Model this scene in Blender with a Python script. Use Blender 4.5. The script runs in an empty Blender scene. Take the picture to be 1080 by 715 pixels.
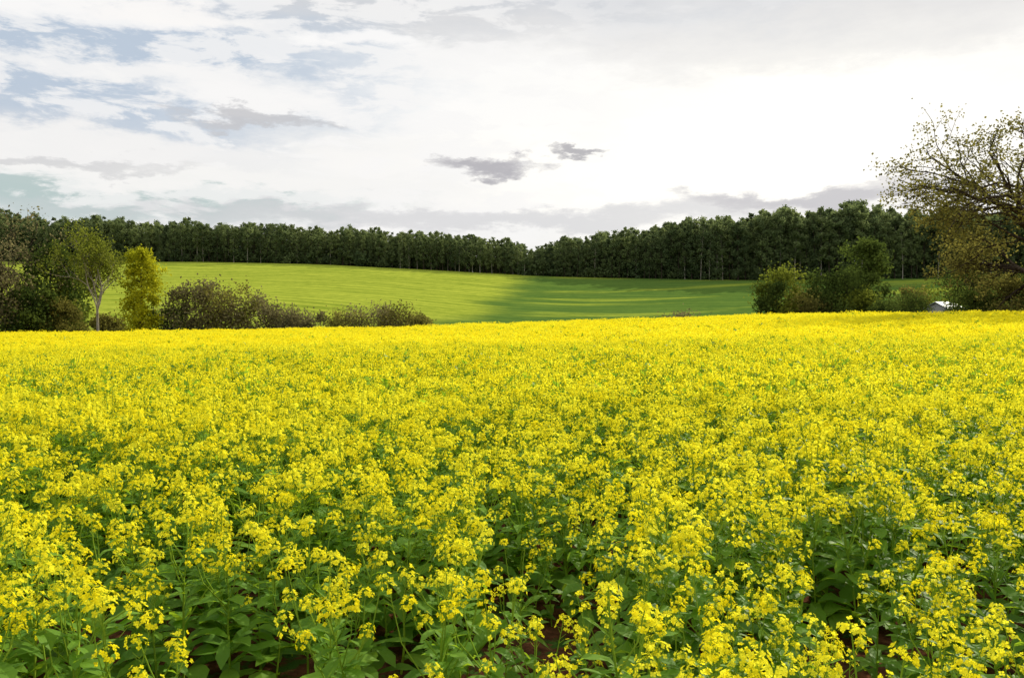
import bpy, math, random
import numpy as np
from mathutils import Vector, Matrix, noise

random.seed(7)
rng = np.random.default_rng(7)
scene = bpy.context.scene
scene.view_settings.view_transform = 'Standard'
scene.view_settings.look = 'None'
scene.view_settings.exposure = 0

F = 848.0
HY = 320.0
CAMZ = 2.45

def wx(px, D): return (px-540.0)/F*D
def wz(py, D): return CAMZ + (HY-py)/F*D

# ------------------------------------------------------------------ terrain
ctrl = []
def cp(x, y, z): ctrl.append((x, y, z))
for x in (-12, 0, 12):
    for y in (-5, 12):
        cp(x, y, 0.0)
for x in (-60, 0, 60):
    cp(x, -60, 0.0)
CH = 1.12
def canopy(px, py, D): cp(wx(px, D), D, wz(py, D)-CH)
for px, py in ((-250, 361), (0, 358), (270, 353), (540, 347), (760, 339)):
    canopy(px, py, 128)
canopy(1080, 329, 92); canopy(1300, 326, 92)
canopy(1000, 331, 110)
canopy(0, 368, 60); canopy(540, 356, 60); canopy(1080, 344, 55)
for px, z in ((-400, -9), (0, -8.5), (270, -8), (540, -7), (800, -6), (1080, -4), (1400, -2)):
    cp(wx(px, 168), 168, z)
for px, py, D in ((-200,318,235),(100,318,235),(300,322,235),(480,332,235),(620,338,235),(850,336,235),(1080,331,235),(1400,320,235),
                  (-200,296,310),(150,297,310),(330,300,310),(480,307,310),(600,316,310),(850,315,310),(1080,312,310),(1400,300,310),
                  (-300,276,405),(0,276,405),(200,276.5,405),(330,279,405),(450,285,405),(560,291,405),(700,293.5,405),(900,293,405),(1080,290,405),(1500,280,405)):
    cp(wx(px, D), D, wz(py, D))
for x in (-500, -150, 150, 500):
    cp(x, 520, 18)
for x in (-2500, 0, 2500):
    cp(x, 1200, 14); cp(x, 3200, 10)
cp(-700, 300, 10); cp(700, 300, 10); cp(-500, 0, -1); cp(500, 0, 1); cp(-1500, 0, 0); cp(1500, 0, 0); cp(0,-500,0)
C = np.array(ctrl)
def kern(r): return np.sqrt(r*r+25.0**2)
dd = np.sqrt(((C[:, None, :2]-C[None, :, :2])**2).sum(-1))
A = kern(dd)
P = np.c_[np.ones(len(C)), C[:, 0]/1000, C[:, 1]/1000]
M = np.block([[A, P], [P.T, np.zeros((3, 3))]])
W = np.linalg.lstsq(M, np.r_[C[:, 2], 0, 0, 0], rcond=None)[0]
def T(x, y):
    x = np.atleast_1d(np.asarray(x, float)); y = np.atleast_1d(np.asarray(y, float))
    out = np.empty(len(x))
    for i in range(0, len(x), 20000):
        xs = x[i:i+20000]; ys = y[i:i+20000]
        r = np.sqrt((xs[:, None]-C[None, :, 0])**2+(ys[:, None]-C[None, :, 1])**2)
        out[i:i+20000] = kern(r)@W[:len(C)] + W[len(C)] + W[len(C)+1]*xs/1000 + W[len(C)+2]*ys/1000
    return out
def T1(x, y): return float(T([x], [y])[0])

def edge_y(x):   # far boundary of the canola crop
    x = np.asarray(x, float)
    t = np.clip((x-15)/45.0, 0, 1); t = t*t*(3-2*t)
    return 131 - 37*t

# ------------------------------------------------------------------ node helpers
class NT:
    def __init__(s, tree):
        s.t = tree; s.n = tree.nodes; s.l = tree.links; s.n.clear()
    def new(s, typ, **kw):
        return s.n.new(typ)
    def set(s, sock, v):
        if isinstance(v, bpy.types.NodeSocket): s.l.new(v, sock)
        elif v is not None: sock.default_value = v
    def m(s, op, a, b=None, c=None, clamp=False):
        nd = s.n.new('ShaderNodeMath'); nd.operation = op; nd.use_clamp = clamp
        s.set(nd.inputs[0], a)
        if b is not None: s.set(nd.inputs[1], b)
        if c is not None: s.set(nd.inputs[2], c)
        return nd.outputs[0]
    def noise(s, vec, scale, detail=4, rough=0.55, dist=0.0):
        nd = s.n.new('ShaderNodeTexNoise')
        if vec is not None: s.l.new(vec, nd.inputs['Vector'])
        nd.inputs['Scale'].default_value = scale
        nd.inputs['Detail'].default_value = detail
        nd.inputs['Roughness'].default_value = rough
        nd.inputs['Distortion'].default_value = dist
        return nd.outputs[0]
    def mix(s, f, a, b):
        nd = s.n.new('ShaderNodeMix'); nd.data_type = 'RGBA'
        s.set(nd.inputs[0], f)
        for k, v in ((6, a), (7, b)):
            if isinstance(v, tuple) and len(v) == 3: v = (*v, 1)
            s.set(nd.inputs[k], v)
        return nd.outputs[2]
    def ss(s, v, a, b, lo=0.0, hi=1.0):
        nd = s.n.new('ShaderNodeMapRange'); nd.interpolation_type = 'SMOOTHSTEP'
        s.set(nd.inputs[0], v); nd.inputs[1].default_value = a; nd.inputs[2].default_value = b
        nd.inputs[3].default_value = lo; nd.inputs[4].default_value = hi
        return nd.outputs[0]
    def comb(s, x, y, z):
        nd = s.n.new('ShaderNodeCombineXYZ')
        s.set(nd.inputs[0], x); s.set(nd.inputs[1], y); s.set(nd.inputs[2], z)
        return nd.outputs[0]

def new_mat(name):
    m = bpy.data.materials.new(name); m.use_nodes = True
    return m, NT(m.node_tree)

def leaf_mat(name, c1, c2, trans=0.35, rnd=0.5, gloss=False, t1=None, t2=None):
    m, n = new_mat(name)
    at = n.new('ShaderNodeAttribute'); at.attribute_name = 'shade'
    oi = n.new('ShaderNodeObjectInfo')
    f = n.m('ADD', n.m('MULTIPLY', at.outputs['Fac'], 1-rnd), n.m('MULTIPLY', oi.outputs['Random'], rnd))
    col = n.mix(f, c1, c2)
    if gloss:
        p = n.new('ShaderNodeBsdfPrincipled'); p.inputs['Roughness'].default_value = 0.55
        p.inputs['Specular IOR Level'].default_value = 0.16
        n.l.new(col, p.inputs['Base Color'])
    else:
        p = n.new('ShaderNodeBsdfDiffuse'); n.l.new(col, p.inputs['Color'])
    tr = n.new('ShaderNodeBsdfTranslucent')
    n.l.new(col if t1 is None else n.mix(f, t1, t2), tr.inputs['Color'])
    mx = n.new('ShaderNodeMixShader'); mx.inputs[0].default_value = trans
    n.l.new(p.outputs[0], mx.inputs[1]); n.l.new(tr.outputs[0], mx.inputs[2])
    o = n.new('ShaderNodeOutputMaterial'); n.l.new(mx.outputs[0], o.inputs[0])
    return m

def bark_mat(name, c1, c2):
    m, n = new_mat(name)
    tc = n.new('ShaderNodeTexCoord')
    mp = n.new('ShaderNodeMapping'); mp.inputs['Scale'].default_value = (3, 3, 0.6)
    n.l.new(tc.outputs['Object'], mp.inputs[0])
    nz = n.noise(mp.outputs[0], 2.0, 4, 0.6)
    col = n.mix(n.ss(nz, 0.35, 0.65), c1, c2)
    p = n.new('ShaderNodeBsdfDiffuse'); n.l.new(col, p.inputs['Color'])
    o = n.new('ShaderNodeOutputMaterial'); n.l.new(p.outputs[0], o.inputs[0])
    return m

# ------------------------------------------------------------------ mesh builder
class MB:
    def __init__(s): s.v = []; s.f = []; s.mi = []; s.sh = []
    def face(s, pts, mat, shade):
        b = len(s.v); s.v.extend(pts); s.f.append(tuple(range(b, b+len(pts)))); s.mi.append(mat); s.sh.append(shade)
    def tube(s, pts, radii, n, mat, shade=0.5):
        b = len(s.v); k = len(pts)
        for i, p in enumerate(pts):
            d = (pts[min(i+1, k-1)]-pts[max(i-1, 0)])
            if d.length < 1e-9: d = Vector((0, 0, 1))
            d.normalize()
            a = d.cross(Vector((1, 0, 0)) if abs(d.x) < 0.8 else Vector((0, 1, 0))).normalized(); c = d.cross(a)
            for j in range(n):
                t = 2*math.pi*j/n
                s.v.append(p + (a*math.cos(t)+c*math.sin(t))*radii[i])
        for i in range(k-1):
            for j in range(n):
                s.f.append((b+i*n+j, b+i*n+(j+1) % n, b+(i+1)*n+(j+1) % n, b+(i+1)*n+j)); s.mi.append(mat); s.sh.append(shade)
    def mesh(s, name, mats, smooth=False):
        me = bpy.data.meshes.new(name)
        me.from_pydata([tuple(v) for v in s.v], [], s.f)
        for m in mats: me.materials.append(m)
        me.polygons.foreach_set('material_index', s.mi)
        a = me.attributes.new('shade', 'FLOAT', 'FACE'); a.data.foreach_set('value', s.sh)
        me.update()
        return me

def rv(s=1.0): return Vector((random.gauss(0, s), random.gauss(0, s), random.gauss(0, s)))
def runit():
    v = rv(); return v.normalized() if v.length > 1e-6 else Vector((0, 0, 1))

def quadleaf(mb, c, size, mat, shade, asp=0.6, up=0.3):
    n = runit(); n.z += up; n.normalize()
    a = n.cross(runit())
    if a.length < 1e-3: a = n.orthogonal()
    a.normalize(); b = n.cross(a)
    L = size*0.5; w = L*asp
    mb.face([c-a*L, c+b*w, c+a*L, c-b*w], mat, shade)

# ------------------------------------------------------------------ canola
m_petal = leaf_mat('canola_petal', (0.95, 0.80, 0.010), (0.98, 0.92, 0.05), trans=0.47, rnd=0.3)
m_cleaf = leaf_mat('canola_leaf', (0.09, 0.21, 0.025), (0.21, 0.38, 0.04), trans=0.48, rnd=0.3, gloss=True, t1=(0.22, 0.40, 0.02), t2=(0.50, 0.68, 0.03))
m_cstem = leaf_mat('canola_stem', (0.20, 0.33, 0.03), (0.33, 0.45, 0.045), trans=0.2, rnd=0.3)
m_bud = leaf_mat('canola_bud', (0.32, 0.42, 0.02), (0.6, 0.60, 0.02), trans=0.25)
CM = [m_petal, m_cleaf, m_cstem, m_bud]

def flower(mb, c, axis, s, shade):
    a = axis.orthogonal().normalized(); a.rotate(Matrix.Rotation(random.random()*3, 3, axis)); b = axis.cross(a)
    for k in range(4):
        t = k*math.pi/2
        d = a*math.cos(t)+b*math.sin(t); e = axis.cross(d)
        lift = axis*(s*random.uniform(-0.05, 0.35))
        mb.face([c, c+d*s*0.6+e*s*0.45+lift*0.6, c+d*s*1.0+lift, c+d*s*0.6-e*s*0.45+lift*0.6], 0, shade)

def cleaf(mb, base, az, L, Wd, rise, droop, shade):
    d = Vector((math.cos(az), math.sin(az), 0)); e = Vector((-d.y, d.x, 0))
    prof = [0.12, 0.5, 0.72, 1.0, 0.8, 0.05]
    rows = []
    for i, w in enumerate(prof):
        t = i/(len(prof)-1)
        c = base + d*L*t*math.cos(rise*0.6) + Vector((0, 0, L*(math.sin(rise)*t - droop*t*t)))
        ww = Wd*0.5*w*random.uniform(0.75, 1.2)
        f = Vector((0, 0, ww*random.uniform(0.0, 0.6)))
        rows.append((c-e*ww+f, c, c+e*ww+f))
    b = len(mb.v)
    for r in rows: mb.v.extend(r)
    for i in range(len(rows)-1):
        for j in range(2):
            q = b+i*3+j
            mb.f.append((q, q+1, q+4, q+3)); mb.mi.append(1); mb.sh.append(shade)

def canola_plant(mb, origin, H, lod, nbr):
    lean = Vector((random.gauss(0, 0.07), random.gauss(0, 0.07), 0))
    def main(t): return origin + Vector((0, 0, H*t)) + lean*(t*t*H) 
    segs = 6 if lod == 0 else 2
    if lod < 2:
        pts = [main(i/segs) + (rv(0.006) if i else Vector()) for i in range(segs+1)]
        mb.tube(pts, [0.0075*(1-0.65*i/segs) for i in range(segs+1)], 5 if lod == 0 else 3, 2, random.random())
    tips = [(main(1.0), Vector((lean.x, lean.y, 1)).normalized())]
    ph = random.random()*6.28
    for i in range(nbr):
        t0 = random.uniform(0.38, 0.86); az = ph+i*2.4+random.gauss(0, 0.3)
        s = main(t0); out = random.uniform(0.07, 0.24)*(1.25-t0)*1.6
        top = H*random.uniform(0.80, 1.05)
        if i % 3 == 2: top = H*random.uniform(0.64, 0.85)
        e = Vector((s.x+math.cos(az)*out, s.y+math.sin(az)*out, origin.z+max(top, t0*H+0.12)))
        mid = s.lerp(e, 0.5)+Vector((math.cos(az), math.sin(az), 0))*out*0.22
        if lod < 2:
            mb.tube([s, mid, e] if lod == 0 else [s, e], ([0.0045, 0.0035, 0.002] if lod == 0 else [0.004, 0.003]), 4 if lod == 0 else 3, 2, random.random())
        tips.append((e, (e-mid).normalized()))
        if lod == 0:
            cleaf(mb, s, az+random.gauss(0, .3), random.uniform(0.09, 0.19), random.uniform(0.03, 0.06), random.uniform(0.2, 0.9), 0.3, random.random())
            cleaf(mb, s.lerp(mid, random.random()), random.random()*6.28, random.uniform(0.07, 0.14), random.uniform(0.02, 0.04), random.uniform(0.2, 0.9), 0.3, random.random())
    for e, d in tips:
        sh = random.random()
        if lod == 0:
            nf = random.randint(10, 25); Lr = random.uniform(0.05, 0.10)
            for k in range(nf):
                t = random.random()
                rad = 0.014+0.029*math.sqrt(1-0.7*t)*random.uniform(0.7, 1.25)
                a = k*2.4+random.random()*0.6
                o = d.orthogonal().normalized(); o.rotate(Matrix.Rotation(a, 3, d))
                c = e + d*(Lr*(t-0.75)) + o*rad
                ax = (o*0.9+d*random.uniform(0.3, 1.1)).normalized()
                flower(mb, c, ax, random.uniform(0.011, 0.016), min(1, max(0, sh+random.gauss(0, 0.25))))
                if k % 3 == 0: mb.tube([e+d*(Lr*(t-0.9)), c], [0.0012, 0.0008], 3, 2, sh)
            for k in range(7):
                quadleaf(mb, e+d*0.008+rv(0.006), 0.012, 3, random.random(), 0.7)
            for k in range(random.randint(2, 6)):   # young pods
                o = d.orthogonal().normalized(); o.rotate(Matrix.Rotation(random.random()*6.28, 3, d))
                p = e-d*(Lr+random.uniform(0, 0.10))
                mb.tube([p, p+o*0.03+d*0.035], [0.0018, 0.001], 3, 2, 0.9)
        elif lod == 1:
            for k in range(random.randint(8, 12)):
                c = e+Vector((random.gauss(0, 0.022), random.gauss(0, 0.022), random.gauss(-0.015, 0.026)))
                quadleaf(mb, c, random.uniform(0.026, 0.038), 0, min(1, max(0, sh+random.gauss(0, 0.2))), 0.9, 0.4)
        else:
            for k in range(4):
                c = e+Vector((random.gauss(0, 0.024), random.gauss(0, 0.024), random.gauss(-0.01, 0.028)))
                quadleaf(mb, c, random.uniform(0.06, 0.085), 0, min(1, max(0, sh+random.gauss(0, 0.2))), 0.9, 0.4)
    if lod == 0:
        for i in range(random.randint(13, 17)):
            t = random.uniform(0.05, 0.78)
            sz = (1.16-t)
            cleaf(mb, main(t), random.random()*6.28, random.uniform(0.18, 0.34)*sz+0.05, random.uniform(0.08, 0.15)*sz+0.02, random.uniform(0.3, 1.0), random.uniform(0.3, 0.8), random.random())
    elif lod == 1:
        for i in range(16):
            t = random.uniform(0.15, 0.92)
            quadleaf(mb, main(t)+Vector((random.gauss(0, 0.07), random.gauss(0, 0.07), 0)), random.uniform(0.12, 0.24)*(1.2-t*0.7), 1, random.random(), 0.5)
    else:
        for i in range(4):
            t = random.uniform(0.35, 0.86)
            quadleaf(mb, main(t)+Vector((random.gauss(0, 0.1), random.gauss(0, 0.1), 0)), random.uniform(0.2, 0.32), 1, random.random(), 0.5)

def src_collection(name, meshes):
    c = bpy.data.collections.new(name)
    for i, me in enumerate(meshes):
        o = bpy.data.objects.new('%s_%02d' % (name, i), me); c.objects.link(o)
    return c

def scatter(name, coll, pos, rot, scl, idx, parent=None):
    me = bpy.data.meshes.new(name)
    n = len(pos)
    me.vertices.add(n); me.vertices.foreach_set('co', np.asarray(pos, np.float32).ravel())
    a = me.attributes.new('irot', 'FLOAT_VECTOR', 'POINT'); a.data.foreach_set('vector', np.asarray(rot, np.float32).ravel())
    a = me.attributes.new('iscl', 'FLOAT_VECTOR', 'POINT'); a.data.foreach_set('vector', np.asarray(scl, np.float32).ravel())
    a = me.attributes.new('iidx', 'INT', 'POINT'); a.data.foreach_set('value', np.asarray(idx, np.int32))
    me.update()
    ob = bpy.data.objects.new(name, me); scene.collection.objects.link(ob)
    if parent: ob.parent = parent
    ng = bpy.data.node_groups.new(name+'_scatter', 'GeometryNodeTree')
    ng.interface.new_socket('Geometry', in_out='INPUT', socket_type='NodeSocketGeometry')
    ng.interface.new_socket('Geometry', in_out='OUTPUT', socket_type='NodeSocketGeometry')
    N = ng.nodes; L = ng.links
    gi = N.new('NodeGroupInput'); go = N.new('NodeGroupOutput')
    ci = N.new('GeometryNodeCollectionInfo'); ci.inputs['Collection'].default_value = coll
    ci.inputs['Separate Children'].default_value = True; ci.inputs['Reset Children'].default_value = True
    ip = N.new('GeometryNodeInstanceOnPoints'); ip.inputs['Pick Instance'].default_value = True
    def na(nm, t):
        q = N.new('GeometryNodeInputNamedAttribute'); q.data_type = t; q.inputs['Name'].default_value = nm; return q.outputs['Attribute']
    L.new(gi.outputs[0], ip.inputs['Points']); L.new(ci.outputs[0], ip.inputs['Instance'])
    L.new(na('iidx', 'INT'), ip.inputs['Instance Index'])
    L.new(na('irot', 'FLOAT_VECTOR'), ip.inputs['Rotation'])
    L.new(na('iscl', 'FLOAT_VECTOR'), ip.inputs['Scale'])
    L.new(ip.outputs[0], go.inputs[0])
    md = ob.modifiers.new('scatter', 'NODES'); md.node_group = ng
    return ob

def grid_pts(y0, y1, sp, slope=0.70, marg=3.0, jit=0.45):
    xs = []; ys = []
    y = y0; r = 0
    while y < y1:
        hw = slope*max(y, 0)+marg
        n = int(2*hw/sp)
        xx = -hw + (np.arange(n)+0.5+0.5*(r % 2))*sp
        xs.append(xx+rng.uniform(-jit, jit, n)*sp); ys.append(np.full(n, y)+rng.uniform(-jit, jit, n)*sp)
        y += sp; r += 1
    return np.concatenate(xs), np.concatenate(ys)

def fieldnoise(x, y):
    out = np.empty(len(x))
    for i in range(len(x)):
        out[i] = 0.6*noise.noise(Vector((x[i]*0.55, y[i]*0.4, 3.1))) + 0.5*noise.noise(Vector((x[i]*1.5, y[i]*1.2, 8.1))) + 0.45*noise.noise(Vector((x[i]*0.09, y[i]*0.16, 1.7)))
    return out

canola_root = bpy.data.objects.new('canola_field', None); scene.collection.objects.link(canola_root)

def canola_zone(name, coll, nv, y0, y1, sp, jit=0.45, amp=0.28):
    x, y = grid_pts(y0, y1, sp, jit=jit)
    nz = fieldnoise(x, y)
    k = y < edge_y(x)
    thr = rng.uniform(0, 1, len(x))
    k &= ~((nz < -0.25) & (thr < 0.45))
    gap = ((x-0.27)/0.21)**2+((y-4.85)/0.8)**2 < 1
    k &= ~gap
    band = (np.abs(y-(24.5+0.12*(x-14))) < 0.9) & (x > 12.0)
    k &= ~(band & (thr < 0.8))
    x, y, nz, band = x[k], y[k], nz[k], band[k]
    z = T(x, y)
    near = ((x-0.27)/0.38)**2+((y-4.5)/1.6)**2 < 1
    s = 1.0+amp*nz+rng.normal(0, 0.07, len(x))
    s[near] *= 0.74; s[band] *= 0.6
    s = np.clip(s, 0.5, 1.3)
    rot = np.c_[rng.normal(0, 0.05, len(x)), rng.normal(0, 0.05, len(x)), rng.uniform(0, 6.28, len(x))]
    scatter(name, coll, np.c_[x, y, z], rot, np.c_[s*1.05, s*1.05, s], rng.integers(0, nv, len(x)), canola_root)

def disc(R):
    a = random.random()*6.283; r = R*math.sqrt(random.random()); return Vector((math.cos(a)*r, math.sin(a)*r, 0))
near_m = []
for i in range(10):
    mb = MB(); canola_plant(mb, Vector(), random.uniform(0.98, 1.2), 0, random.randint(5, 7)); near_m.append(mb.mesh('canola_near', CM))
mid_m = []
for i in range(8):
    mb = MB()
    for k in range(13):
        canola_plant(mb, disc(0.62), random.uniform(0.86, 1.26), 1, random.randint(5, 7))
    mid_m.append(mb.mesh('canola_mid', CM))
far_m = []
for i in range(6):
    mb = MB()
    for k in range(32):
        canola_plant(mb, disc(1.05), random.uniform(0.92, 1.22), 2, 6)
    far_m.append(mb.mesh('canola_far', CM))
canola_zone('near_plants', src_collection('canola_near_src', near_m), 10, 0.6, 12, 0.295)
canola_zone('mid_plants', src_collection('canola_mid_src', mid_m), 8, 12.3, 42, 0.98, 0.3, 0.32)
canola_zone('far_plants', src_collection('canola_far_src', far_m), 6, 42.5, 131, 1.65, 0.3, 0.25)

# ------------------------------------------------------------------ ground sheet
sx = np.linspace(-1, 1, 261); gx = np.sinh(sx*5.2)/math.sinh(5.2)*3000
gy = np.concatenate([np.linspace(-400, -20, 20, endpoint=False), np.linspace(-20, 460, 330, endpoint=False), 460+np.linspace(0, 1, 50)**2*2900])
X, Y = np.meshgrid(gx, gy)
Z = T(X.ravel(), Y.ravel())
nx, ny = len(gx), len(gy)
ii = np.arange(nx*ny).reshape(ny, nx)
faces = np.stack([ii[:-1, :-1], ii[:-1, 1:], ii[1:, 1:], ii[1:, :-1]], -1).reshape(-1, 4)
me = bpy.data.meshes.new('ground')
me.from_pydata(np.c_[X.ravel(), Y.ravel(), Z].tolist(), [], faces.tolist())
me.polygons.foreach_set('use_smooth', [True]*len(me.polygons))
ground = bpy.data.objects.new('ground', me); scene.collection.objects.link(ground)
m, n = new_mat('soil_and_pasture')
geo = n.new('ShaderNodeNewGeometry'); sp = n.new('ShaderNodeSeparateXYZ'); n.l.new(geo.outputs['Position'], sp.inputs[0])
px_, py_ = sp.outputs[0], sp.outputs[1]
flat = n.comb(px_, py_, 0.0)
soiln = n.noise(flat, 9.0, 7, 0.65)
weeds = n.noise(flat, 5.0, 4, 0.6)
soil = n.mix(n.ss(soiln, 0.3, 0.7), (0.05, 0.020, 0.012), (0.17, 0.07, 0.038))
soil = n.mix(n.ss(weeds, 0.52, 0.62), soil, (0.05, 0.10, 0.02))
warp = n.noise(flat, 0.007, 2, 0.4)
ph = n.m('ADD', n.m('MULTIPLY', py_, 0.85), n.m('ADD', n.m('MULTIPLY', px_, 0.10), n.m('MULTIPLY', warp, 50.0)))
rows = n.m('SINE', n.m('MULTIPLY', ph, 1.1))
rown = n.noise(n.comb(n.m('MULTIPLY', px_, 0.03), n.m('MULTIPLY', ph, 0.25), 0.0), 1.0, 5, 0.65)
fine = n.noise(n.comb(n.m('MULTIPLY', px_, 0.3), n.m('MULTIPLY', py_, 0.7), 0.0), 1.0, 4, 0.7)
f1 = n.m('ADD', n.m('MULTIPLY', rows, 0.05), n.m('ADD', n.m('MULTIPLY', rown, 0.62), n.m('MULTIPLY', fine, 0.58)))
g_lit = n.mix(n.ss(f1, 0.36, 0.86), (0.15, 0.21, 0.020), (0.40, 0.44, 0.055))
g_shade = n.mix(n.ss(f1, 0.30, 0.90), (0.045, 0.10, 0.020), (0.125, 0.195, 0.034))  # darker green: the forest's cast shadow painted into the hill colour
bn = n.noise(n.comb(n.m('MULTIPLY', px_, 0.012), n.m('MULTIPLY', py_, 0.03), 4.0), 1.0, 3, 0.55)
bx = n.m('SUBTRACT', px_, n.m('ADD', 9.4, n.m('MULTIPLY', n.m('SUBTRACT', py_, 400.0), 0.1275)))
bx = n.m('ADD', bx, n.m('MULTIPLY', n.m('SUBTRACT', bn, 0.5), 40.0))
grass = n.mix(n.ss(bx, -10.0, 8.0), g_lit, g_shade)
lit_streak = n.noise(n.comb(n.m('MULTIPLY', px_, 0.008), n.m('MULTIPLY', n.m('ADD', py_, n.m('MULTIPLY', px_, -0.35)), 0.055), 9.0), 1.0, 4, 0.5)
grass = n.mix(n.m('MULTIPLY', n.ss(lit_streak, 0.50, 0.62), n.ss(bx, 0.0, 20.0, 0.0, 0.7)), grass, g_lit)  # sunlit streaks between tree shadows, painted with the lighter green
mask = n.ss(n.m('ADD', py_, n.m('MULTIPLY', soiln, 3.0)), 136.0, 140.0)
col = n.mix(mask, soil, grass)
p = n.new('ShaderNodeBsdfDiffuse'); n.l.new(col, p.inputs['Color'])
hgt = n.m('ADD', n.m('MULTIPLY', n.m('MULTIPLY', f1, 0.6), mask), n.m('MULTIPLY', soiln, 0.08))
b = n.new('ShaderNodeBump'); b.inputs['Strength'].default_value = 0.6; b.inputs['Distance'].default_value = 1.0
n.l.new(hgt, b.inputs['Height']); n.l.new(b.outputs[0], p.inputs['Normal'])
o = n.new('ShaderNodeOutputMaterial'); n.l.new(p.outputs[0], o.inputs[0])
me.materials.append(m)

# ------------------------------------------------------------------ trees
bk_dark = bark_mat('bark_dark', (0.035, 0.025, 0.018), (0.09, 0.07, 0.05))
bk_pale = bark_mat('bark_pale', (0.22, 0.18, 0.13), (0.38, 0.34, 0.28))
lf_euc = leaf_mat('eucalyptus_leaf', (0.09, 0.13, 0.06), (0.28, 0.33, 0.12), trans=0.47, rnd=0.45)
lf_fdk = leaf_mat('forest_dark_leaf', (0.065, 0.10, 0.045), (0.18, 0.22, 0.08), trans=0.42, rnd=0.45)
lf_dark = leaf_mat('dark_leaf', (0.03, 0.055, 0.014), (0.14, 0.185, 0.034), trans=0.40, rnd=0.1)
lf_mid = leaf_mat('mid_leaf', (0.09, 0.12, 0.018), (0.29, 0.32, 0.04), trans=0.45, rnd=0.1)
lf_yel = leaf_mat('yellow_green_leaf', (0.26, 0.28, 0.012), (0.66, 0.63, 0.03), trans=0.5, rnd=0.1)
lf_brn = leaf_mat('brown_leaf', (0.10, 0.085, 0.04), (0.28, 0.25, 0.11), trans=0.42, rnd=0.1)
lf_olive = leaf_mat('olive_leaf', (0.09, 0.09, 0.024), (0.30, 0.27, 0.06), trans=0.45, rnd=0.1)

def crown_tree(H, Wd, base, lobes, clumps, leaves, lsize, env='round', trunks=1, r0=None, csig=0.30, mats=None, lobe_r=0.2, twigs=True):
    mb = MB()
    r0 = r0 or H*0.014+0.05
    stems = []
    for k in range(trunks):
        off = Vector((random.gauss(0, 0.06*Wd*(trunks > 1)), random.gauss(0, 0.06*Wd*(trunks > 1)), -0.3))
        lean = Vector((random.gauss(0, 0.03), random.gauss(0, 0.03), 0)) + (off*0.6/max(H, 1) if trunks > 1 else Vector())
        pts = []
        for i in range(8):
            t = i/7
            pts.append(off + Vector((0, 0, H*0.9*t+0.3*t)) + lean*H*t + Vector((math.sin(t*5+k), math.cos(t*4+k), 0))*0.012*H*t)
        mb.tube(pts, [r0*(1-0.85*i/7)*(1.25 if i == 0 else 1) for i in range(8)], 7, 0)
        stems.append(pts)
    def spt(st, z):
        for i in range(7):
            if st[i+1].z >= z:
                t = (z-st[i].z)/(st[i+1].z-st[i].z+1e-6); return st[i].lerp(st[i+1], max(0, min(1, t)))
        return st[-1].copy()
    for i in range(lobes):
        t = base+(1-base)*((i+random.random())/lobes)
        u = (t-base)/(1-base)
        if env == 'round': e = math.sqrt(max(0.02, 1-(2*u-0.9)**2*0.85))
        elif env == 'column': e = 0.55+0.45*math.sin(u*math.pi)
        elif env == 'spire': e = 0.35+0.75*(1-u)**0.7
        else: e = 1-0.5*u*u
        az = i*2.4+random.gauss(0, 0.4); R = e*Wd*0.5*random.uniform(0.3, 0.85)
        st = stems[i % trunks]
        lr = Wd*lobe_r*random.uniform(0.7, 1.35)*(0.6+0.4*e)
        zc = min(t*H, H-lr*0.55)
        ctr = spt(st, zc)+Vector((math.cos(az)*R, math.sin(az)*R, 0)); ctr.z = zc
        s = spt(st, max(H*base*0.7, zc-R*0.9))
        mid = s.lerp(ctr, 0.5)+Vector((0, 0, -R*0.08))+rv(0.03*Wd)
        mb.tube([s, mid, ctr], [r0*0.35, r0*0.22, r0*0.1], 4, 0)
        lsh = random.random()
        for c in range(clumps):
            d = runit(); q = random.random()**0.45
            cc = ctr+Vector((d.x*lr*q, d.y*lr*q, d.z*lr*0.75*q))
            if cc.z < 0.1: cc.z = random.uniform(0.1, 0.5)
            if twigs: mb.tube([ctr.lerp(mid, random.random()*0.5), cc], [r0*0.07, r0*0.03], 3, 0)
            sh = 0.5*lsh+0.5*random.random()
            for l in range(leaves):
                quadleaf(mb, cc+rv(csig*lr), lsize*random.uniform(0.6, 1.3), 1, min(1, max(0, sh+random.gauss(0, 0.12))), 0.75)
    return mb.mesh('tree', mats)

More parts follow.
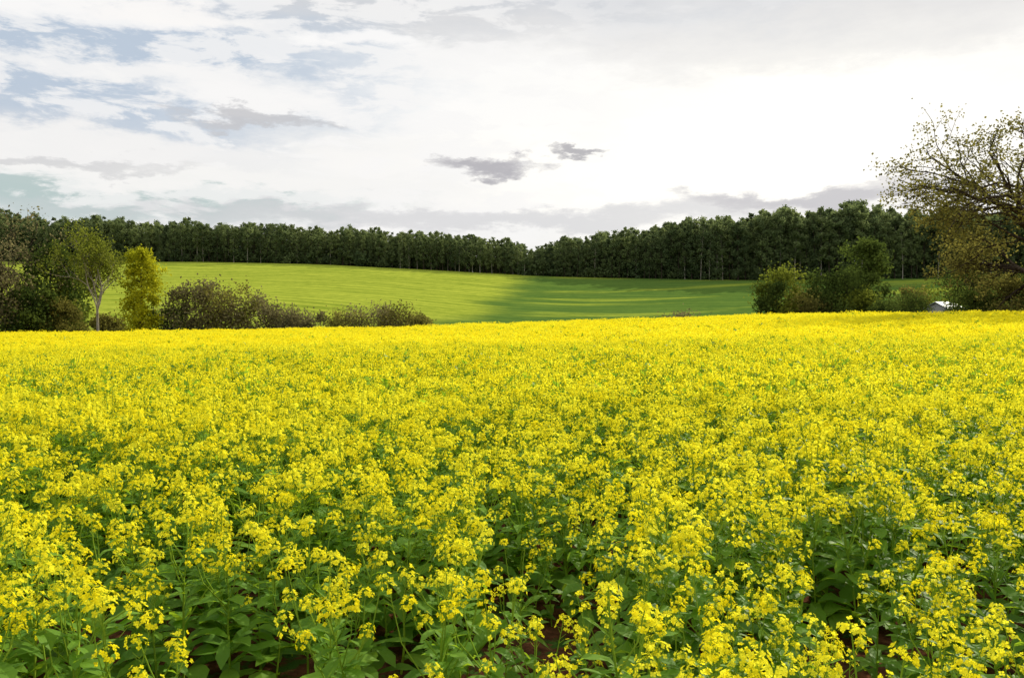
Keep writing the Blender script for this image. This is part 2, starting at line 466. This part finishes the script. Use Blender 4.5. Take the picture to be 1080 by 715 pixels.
def branch_tree(H, spread, mats, depth=5, trunk=0.25, leaves=8, lsize=0.28, r0=0.5, lean=Vector((0, 0, 0)), nl=5, seed=1, csig=0.6, bias=Vector((0,0,0)), el0=0.45, lift=0.05):
    random.seed(seed)
    mb = MB(); tips = []
    L0 = (H*(1-trunk))*0.36
    def grow(p, d, L, r, dep):
        n = 4; pts = [p.copy()]; cur = p.copy(); dr = d.copy()
        for i in range(n):
            dr = (dr+rv(0.15)+Vector((0, 0, lift))+bias*0.03).normalized()
            cur = cur+dr*(L/n); pts.append(cur.copy())
        r = max(r, 0.018)
        mb.tube(pts, [r*(1-0.3*i/n) for i in range(n+1)], 7 if dep > 3 else (5 if dep > 1 else 3), 0)
        if dep == 0:
            tips.append((pts[-1], 1.0)); tips.append((pts[-2], .6)); return
        if dep <= 1: tips.append((pts[-1], .7)); tips.append((pts[2], .4))
        k = 3 if random.random() < 0.65 else 2
        for j in range(k):
            t = 1.0 if j == 0 else random.uniform(0.45, 0.95)
            st = pts[min(n, max(1, int(t*n+0.5)))]
            side = dr.cross(runit()); side.normalize()
            ang = random.uniform(0.2, 0.45) if j == 0 else random.uniform(0.55, 0.95)
            nd = (dr*math.cos(ang)+side*math.sin(ang)); nd.x *= spread; nd.y *= spread; nd.normalize()
            grow(st, nd, L*random.uniform(0.66, 0.86), r*(0.68 if j == 0 else 0.52), dep-1)
    th = H*trunk
    tp = [Vector((0, 0, -0.3)), Vector((0, 0, th*0.4))+lean*0.4*th, Vector((0, 0, th))+lean*th]
    mb.tube(tp, [r0*1.35, r0*1.02, r0*0.9], 9, 0)
    for i in range(nl):
        a = i*6.283/nl+random.gauss(0, 0.25)
        el = random.uniform(el0, 1.2) if i else 1.35
        d = Vector((math.cos(a)*math.cos(el)*spread, math.sin(a)*math.cos(el)*spread, math.sin(el))).normalized()
        grow(tp[-1]-Vector((0, 0, random.random()*th*0.15)), d, L0*random.uniform(0.85, 1.15), r0*0.6, depth-1)
    for c, w in tips:
        sh = random.random()
        for l in range(int(leaves*w*random.uniform(0.3, 1.7))):
            quadleaf(mb, c+rv(csig), lsize*random.uniform(0.6, 1.3), 1, min(1, max(0, sh+random.gauss(0, 0.15))), 0.75)
    return mb.mesh('tree', mats)

def put(name, mesh, px, D, py_top=None, rot=None, yscale=1.0):
    x = wx(px, D); z = T1(x, D)
    ob = bpy.data.objects.new(name, mesh); scene.collection.objects.link(ob)
    ob.location = (x, D, z-0.05)
    ob.rotation_euler = (0, 0, random.random()*6.28 if rot is None else rot)
    if py_top is not None:
        co = np.empty(len(mesh.vertices)*3); mesh.vertices.foreach_get('co', co); mz = np.percentile(co[2::3], 99.3)
        s = (wz(py_top, D)-z)/mz
        ob.scale = (s*yscale, s*yscale, s)
    return ob

# distant eucalyptus plantation
random.seed(11)
fm = []
for i in range(8):
    fm.append(crown_tree(25, random.uniform(4.6, 6.8), random.uniform(0.18, 0.40), 15, 9, 11, 0.8, env=('round', 'spire', 'column')[i % 3], mats=(bk_pale if i % 3 == 0 else bk_dark, lf_euc), r0=0.22, lobe_r=0.2, csig=0.36, twigs=False))
for i in range(3):
    fm.append(crown_tree(25, 7, 0.10, 14, 9, 11, 0.85, env='round', mats=(bk_dark, lf_fdk), r0=0.24, lobe_r=0.22, csig=0.33, twigs=False))
fcoll = src_collection('forest_src', fm)
tops_px = [-500, 0, 40, 150, 300, 400, 470, 520, 548, 562, 575, 590, 620, 680, 740, 820, 900, 960, 1080, 1700]
tops_py = [222, 227, 231, 235, 240, 245, 249, 252, 258, 267, 258, 252, 250, 242, 235, 228, 222, 226, 227, 222]
pos = []; rot = []; scl = []; idx = []
for r in range(9):
    D0 = 408+r*5.0
    px = -420.0
    while px < 1600:
        px += random.uniform(2.6, 4.6)/D0*F
        D = D0+random.gauss(0, 1.2)
        if px > 575: D -= 14*min(1, (px-575)/200)
        x = wx(px, D)
        pt = np.interp(px, tops_px, tops_py)
        z = T1(x, D)
        h = wz(pt, D)-z
        s = h/25.0*random.uniform(0.76, 1.08)*(1+0.04*math.sin(px*0.071)+0.04*math.sin(px*0.19+1))
        w = s*random.uniform(0.85, 1.2)
        pos.append((x, D, z)); rot.append((0, 0, random.random()*6.28)); scl.append((w, w, s))
        idx.append(random.randint(0, 7) if random.random() < 0.88 else random.randint(8, 10))
forest = scatter('distant_forest', fcoll, pos, rot, scl, idx)
um = [crown_tree(4, 6, 0.05, 8, 9, 10, 0.8, env='dome', mats=(bk_dark, lf_fdk), r0=0.1, lobe_r=0.28, twigs=False) for i in range(3)]
pos = []; rot = []; scl = []; idx = []
for r in range(5):
    px = -420.0
    while px < 1600:
        px += random.uniform(3, 7)/410*F
        D = 410+r*9+random.gauss(0, 1.5)
        if 430 < px < 555 and (r == 0 or random.random() < 0.25): continue
        if px > 575: D -= 13*min(1, (px-575)/200)
        x = wx(px, D); s = random.uniform(0.7, 1.9)
        pos.append((x, D, T1(x, D))); rot.append((0, 0, random.random()*6.28)); scl.append((s, s, s)); idx.append(random.randint(0, 2))
scatter('forest_undergrowth', src_collection('undergrowth_src', um), pos, rot, scl, idx)

# left group of trees
random.seed(21)
LR = 0.22
put('bare_tree', branch_tree(17, 1.0, (bk_dark, lf_brn), depth=5, trunk=0.25, leaves=6, lsize=0.32, r0=0.26, seed=5), -5, 136, 212)
random.seed(22)
put('broadleaf_tree', crown_tree(12, 8.5, 0.10, 20, 15, 20, 0.38, mats=(bk_dark, lf_dark), lobe_r=LR), 45, 142, 258)
put('broadleaf_tree', crown_tree(10, 9, 0.08, 18, 15, 20, 0.38, mats=(bk_dark, lf_brn), lobe_r=LR), -4, 134, 279)
put('broadleaf_tree', crown_tree(10, 6, 0.08, 16, 14, 18, 0.38, mats=(bk_dark, lf_mid), lobe_r=LR), 72, 148, 272)
put('eucalyptus_tree', branch_tree(17, 0.68, (bk_pale, lf_mid), depth=5, trunk=0.38, leaves=15, lsize=0.36, r0=0.22, seed=14, csig=0.55), 103, 134, 239, yscale=0.88)
random.seed(25)
put('poplar_tree', crown_tree(14, 5.2, 0.08, 24, 15, 22, 0.36, env='column', mats=(bk_dark, lf_yel), lobe_r=0.23), 148, 134, 264)
put('broadleaf_tree', crown_tree(8, 8, 0.05, 16, 15, 22, 0.38, env='dome', mats=(bk_dark, lf_dark), lobe_r=LR), 28, 134, 304)
put('broadleaf_tree', crown_tree(8, 7, 0.05, 16, 15, 22, 0.38, env='dome', mats=(bk_dark, lf_olive), lobe_r=LR), 66, 138, 316)
def bush(px, D, top, W_, H_, mats, n=14, ls=0.34):
    return put('shrub', crown_tree(H_, W_, 0.04, n, 13, 20, ls, env='dome', mats=mats, lobe_r=LR, r0=0.09, trunks=3), px, D, top)
random.seed(31)
for px, D, top, W_, H_, mt in ((187,140,303,10,9,lf_brn),(212,142,296,10,9,lf_brn),(243,142,301,9.5,8,lf_olive),(268,143,309,9,7,lf_brn),(300,143,322,9,5.5,lf_brn),
                               (325,143,328,8,5,lf_brn),(175,139,322,7,6,lf_dark),(365,144,328,10,5,lf_olive),(395,144,321,11,6,lf_brn),(420,144,321,9,6,lf_olive),(442,144,331,8,5,lf_olive),
                               (-45,134,285,12,10,lf_dark),(-90,140,270,12,12,lf_mid),(718,160,329,8,4,lf_brn),(120,138,332,6,4,lf_olive)):
    bush(px, D, top, W_, H_, (bk_dark, mt))

# right group
random.seed(41)
for px, D, top, W_, H_, mt in ((829,140,281,8,9,lf_mid),(812,139,298,6,7,lf_dark),(858,141,287,8,9,lf_dark),(886,141,281,8.5,9,lf_dark),(905,139,305,8,6,lf_mid),(845,138,306,9,6,lf_olive),(875,138,309,8,6,lf_dark),
                               (958,128,308,9,7,lf_dark),(985,145,301,9,8,lf_mid),(1018,124,281,8.5,9,lf_dark),(1045,122,287,8.5,9,lf_dark),(1030,112,305,8,6,lf_dark),(1070,112,290,9,7,lf_olive),(1100,110,280,10,9,lf_dark),(1150,112,275,12,10,lf_mid),(1220,112,275,12,10,lf_dark),(935,134,314,8,5,lf_dark),(962,142,303,8,8,lf_olive)):
    bush(px, D, top, W_, H_, (bk_dark, mt), n=16)
random.seed(42)
put('broadleaf_tree', crown_tree(13, 6.5, 0.12, 22, 15, 22, 0.38, env='column', mats=(bk_dark, lf_dark), lobe_r=LR), 914, 148, 254)
big = branch_tree(24, 1.35, (bk_dark, lf_olive), depth=6, trunk=0.2, leaves=13, lsize=0.30, r0=0.7, seed=3, nl=7, csig=0.45, bias=Vector((-0.9, 0, 0)), el0=0.3, lift=0.03)
put('spreading_tree', big, 1116, 100, 112, rot=0.0)

# small farm house
def box(name, x0, x1, y0, y1, z0, z1, mat, parent):
    v = [(x, y, z) for z in (z0, z1) for y in (y0, y1) for x in (x0, x1)]
    f = [(0, 2, 3, 1), (4, 5, 7, 6), (0, 1, 5, 4), (2, 6, 7, 3), (0, 4, 6, 2), (1, 3, 7, 5)]
    me = bpy.data.meshes.new(name); me.from_pydata(v, [], f); me.materials.append(mat)
    o = bpy.data.objects.new(name, me); scene.collection.objects.link(o); o.parent = parent; return o
def plain(name, c, r=0.7):
    m, n = new_mat(name); tc = n.new('ShaderNodeTexCoord'); nz = n.noise(tc.outputs['Object'], 3, 5)
    p = n.new('ShaderNodeBsdfPrincipled'); n.l.new(n.mix(nz, tuple(q*0.8 for q in c), c), p.inputs['Base Color']); p.inputs['Roughness'].default_value = r
    o = n.new('ShaderNodeOutputMaterial'); n.l.new(p.outputs[0], o.inputs[0]); return m
hD = 132; hx = wx(995, hD); hz = T1(hx, hD)
house = bpy.data.objects.new('farm_house', None); scene.collection.objects.link(house)
house.location = (hx, hD, hz); house.rotation_euler = (0, 0, 0.35)
mw = plain('plaster_wall', (0.55, 0.55, 0.53)); mr = plain('metal_roof', (0.36, 0.41, 0.46), 0.6); mg = plain('window_glass', (0.03, 0.04, 0.05), 0.1); mdr = plain('door_wood', (0.16, 0.08, 0.04))
eave = wz(325, hD)-hz; ridge = wz(319, hD)-hz
box('walls', -1.6, 1.6, -2, 2, -0.5, eave, mw, house)
v = [(-1.9, -2.4, eave-0.12), (1.9, -2.4, eave-0.12), (1.9, 0, ridge), (-1.9, 0, ridge), (-1.9, 2.4, eave-0.12), (1.9, 2.4, eave-0.12),
     (-1.9, -2.4, eave-0.02), (1.9, -2.4, eave-0.02), (1.9, 0, ridge+0.12), (-1.9, 0, ridge+0.12), (-1.9, 2.4, eave-0.02), (1.9, 2.4, eave-0.02)]
f = [(0, 1, 2, 3), (3, 2, 5, 4), (6, 9, 8, 7), (9, 10, 11, 8), (0, 6, 7, 1), (4, 5, 11, 10), (0, 3, 9, 6), (3, 4, 10, 9), (1, 7, 8, 2), (2, 8, 11, 5)]
me = bpy.data.meshes.new('roof'); me.from_pydata(v, [], f); me.materials.append(mr)
o = bpy.data.objects.new('roof', me); scene.collection.objects.link(o); o.parent = house
for sx_ in (-1.58, 1.5):
    me = bpy.data.meshes.new('gable'); me.from_pydata([(sx_, -2, eave), (sx_, 2, eave), (sx_, 0, ridge-0.05), (sx_+.08, -2, eave), (sx_+.08, 2, eave), (sx_+.08, 0, ridge-0.05)], [], [(0, 2, 1), (3, 4, 5), (0, 1, 4, 3), (1, 2, 5, 4), (2, 0, 3, 5)]); me.materials.append(mw)
    o = bpy.data.objects.new('gable', me); scene.collection.objects.link(o); o.parent = house
box('window_1', -1.4, -0.7, -2.04, -1.98, 1.0, max(1.4, min(2.1, eave-0.3)), mg, house)
box('window_2', 0.7, 1.4, -2.04, -1.98, 1.0, max(1.4, min(2.1, eave-0.3)), mg, house)
box('door', -0.4, 0.4, -2.05, -1.98, 0.0, max(1.4, min(2.1, eave-0.3)), mdr, house)

# ------------------------------------------------------------------ light + sky
SAZ, SEL = 40.0, 27.0
sd = Vector((math.sin(math.radians(SAZ))*math.cos(math.radians(SEL)), math.cos(math.radians(SAZ))*math.cos(math.radians(SEL)), math.sin(math.radians(SEL))))
sl = bpy.data.lights.new('sun', 'SUN'); sl.energy = 5.0; sl.angle = math.radians(0.5); sl.color = (1.0, 0.93, 0.72)
so = bpy.data.objects.new('sun', sl); scene.collection.objects.link(so); so.rotation_euler = (-sd).to_track_quat('-Z', 'Y').to_euler(); so.location = (0, 0, 50)

world = bpy.data.worlds.new('World'); scene.world = world; world.use_nodes = True
try: world.cycles.sampling_method = 'NONE'
except Exception as e: print(e)
n = NT(world.node_tree)
tc = n.new('ShaderNodeTexCoord'); vec = tc.outputs['Generated']
s = n.new('ShaderNodeSeparateXYZ'); n.l.new(vec, s.inputs[0])
dx, dy, dz = s.outputs
az = n.m('MULTIPLY', n.m('ARCTAN2', dx, dy), 57.2958)
el = n.m('MULTIPLY', n.m('ARCSINE', dz), 57.2958)
sky = n.new('ShaderNodeTexSky'); sky.sky_type = 'NISHITA'; sky.sun_disc = False
sky.sun_elevation = math.radians(SEL); sky.sun_rotation = math.radians(SAZ)
vm = n.new('ShaderNodeVectorMath'); vm.operation = 'SCALE'; n.l.new(sky.outputs[0], vm.inputs[0]); vm.inputs['Scale'].default_value = 0.09
skyc = vm.outputs[0]
den = n.m('ADD', n.m('MAXIMUM', dz, 0.0), 0.10)
deck = n.comb(n.m('DIVIDE', dx, den), n.m('DIVIDE', dy, den), 0.0)
azel = n.comb(n.m('MULTIPLY', az, 0.045), n.m('MULTIPLY', el, 0.13), 0.0)
w1 = n.noise(azel, 3.0, 6, 0.66)
azel2 = n.comb(n.m('MULTIPLY', az, 0.045), n.m('MULTIPLY', el, 0.13), 7.3)
w2 = n.noise(azel2, 3.0, 6, 0.66)
azd = n.m('ADD', az, n.m('MULTIPLY', n.m('SUBTRACT', w1, 0.5), 14.0))
eld = n.m('ADD', el, n.m('MULTIPLY', n.m('SUBTRACT', w2, 0.5), 5.5))
back = n.ss(n.m('ABSOLUTE', n.m('SUBTRACT', az, 15.0)), 50.0, 140.0)
base = n.mix(n.ss(el, 3.0, 22.0), (0.82, 0.81, 0.81), (0.75, 0.745, 0.75))
dk = n.noise(deck, 1.1, 6, 0.6, 0.3)
skymix = n.mix(n.ss(dk, 0.40, 0.62, 0.65, 1.0), n.mix(0.7, skyc, (0.53, 0.59, 0.65)), base)
def blob(px, py, rx, ry, soft=1.0, azi=azd, eli=eld):
    a0 = math.degrees(math.atan((px-540)/F)); e0 = math.degrees(math.atan((HY-py)/math.hypot(F, px-540)))
    ra = rx/F*57.3; re = ry/F*57.3
    q1 = n.m('MULTIPLY', n.m('SUBTRACT', azi, a0), 1/ra); q2 = n.m('MULTIPLY', n.m('SUBTRACT', eli, e0), 1/re)
    q = n.m('MULTIPLY_ADD', q1, q1, n.m('MULTIPLY', q2, q2))
    return n.ss(q, 0.0 if soft >= 1 else 1-soft, 1.0+soft*0.6, 1.0, 0.0)
c = skymix
def lay(c, b, col, a): return n.mix(n.m('MULTIPLY', b, a), c, col)
c = lay(c, blob(720, 165, 500, 115, 1.6), (0.98, 0.965, 0.94), 0.97)
c = lay(c, blob(850, 150, 300, 90, 1.5), (1.15, 1.12, 1.04), 0.9)
c = lay(c, blob(500, 105, 200, 48, 1.2), (1.0, 0.99, 0.97), 0.85)
# blue windows
c = lay(c, blob(90, 60, 290, 75, 1.2), (0.46, 0.56, 0.69), 0.85)
c = lay(c, blob(110, 207, 260, 26, 1.2), (0.47, 0.58, 0.57), 0.9)
wisp = n.ss(n.noise(n.comb(n.m('MULTIPLY', az, 0.07), n.m('MULTIPLY', el, 0.24), 2.0), 2.6, 7, 0.62, 0.3), 0.47, 0.57)
c = n.mix(n.m('MULTIPLY', wisp, n.ss(az, -5.0, 10.0, 0.75, 0.2)), c, (0.95, 0.94, 0.93))
for (px, py, rx, ry, colr, a) in (
    (70, 12, 170, 16, (0.96, 0.95, 0.94), 0.9), (190, 20, 80, 13, (0.97, 0.95, 0.93), 0.9), (150, 77, 180, 14, (0.94, 0.93, 0.92), 0.9), (390, 52, 70, 12, (0.98, 0.97, 0.96), 0.9),
    (280, 108, 95, 16, (0.95, 0.94, 0.93), 0.95), (60, 150, 190, 18, (0.91, 0.90, 0.89), 0.95), (240, 190, 240, 12, (0.93, 0.92, 0.90), 0.95),
    (270, 127, 70, 8, (0.57, 0.57, 0.59), 0.85), (50, 168, 120, 7, (0.63, 0.63, 0.64), 0.7),
    (500, 232, 400, 12, (0.65, 0.65, 0.67), 0.7), (850, 214, 125, 11, (0.55, 0.54, 0.57), 0.85), (955, 196, 60, 6, (0.68, 0.66, 0.67), 0.6),
    (520, 179, 52, 10, (0.47, 0.46, 0.49), 0.95), (606, 159, 34, 6, (0.48, 0.47, 0.49), 0.95), (900, 40, 300, 30, (0.77, 0.76, 0.75), 0.45)):
    c = lay(c, blob(px, py, rx, ry, 0.9), colr, a)
c = n.mix(back, c, n.mix(0.6, skyc, (0.78, 0.81, 0.86)))
c = n.mix(n.ss(el, 24.0, 50.0), c, (1.0, 1.01, 1.03))
c = n.mix(n.ss(el, -6.0, -1.0), (0.10, 0.12, 0.05), c)
bg = n.new('ShaderNodeBackground'); n.l.new(c, bg.inputs['Color']); bg.inputs['Strength'].default_value = 1.0
wo = n.new('ShaderNodeOutputWorld'); n.l.new(bg.outputs[0], wo.inputs[0])

# ------------------------------------------------------------------ camera
cd = bpy.data.cameras.new('camera'); cd.sensor_width = 36; cd.lens = F/1080*36
cd.clip_start = 0.05; cd.clip_end = 6000
cam = bpy.data.objects.new('camera', cd); scene.collection.objects.link(cam)
cam.location = (0, 0, CAMZ)
pitch = math.atan((357.5-HY)/F)
cam.rotation_euler = (math.pi/2-pitch, 0, 0)
scene.camera = cam
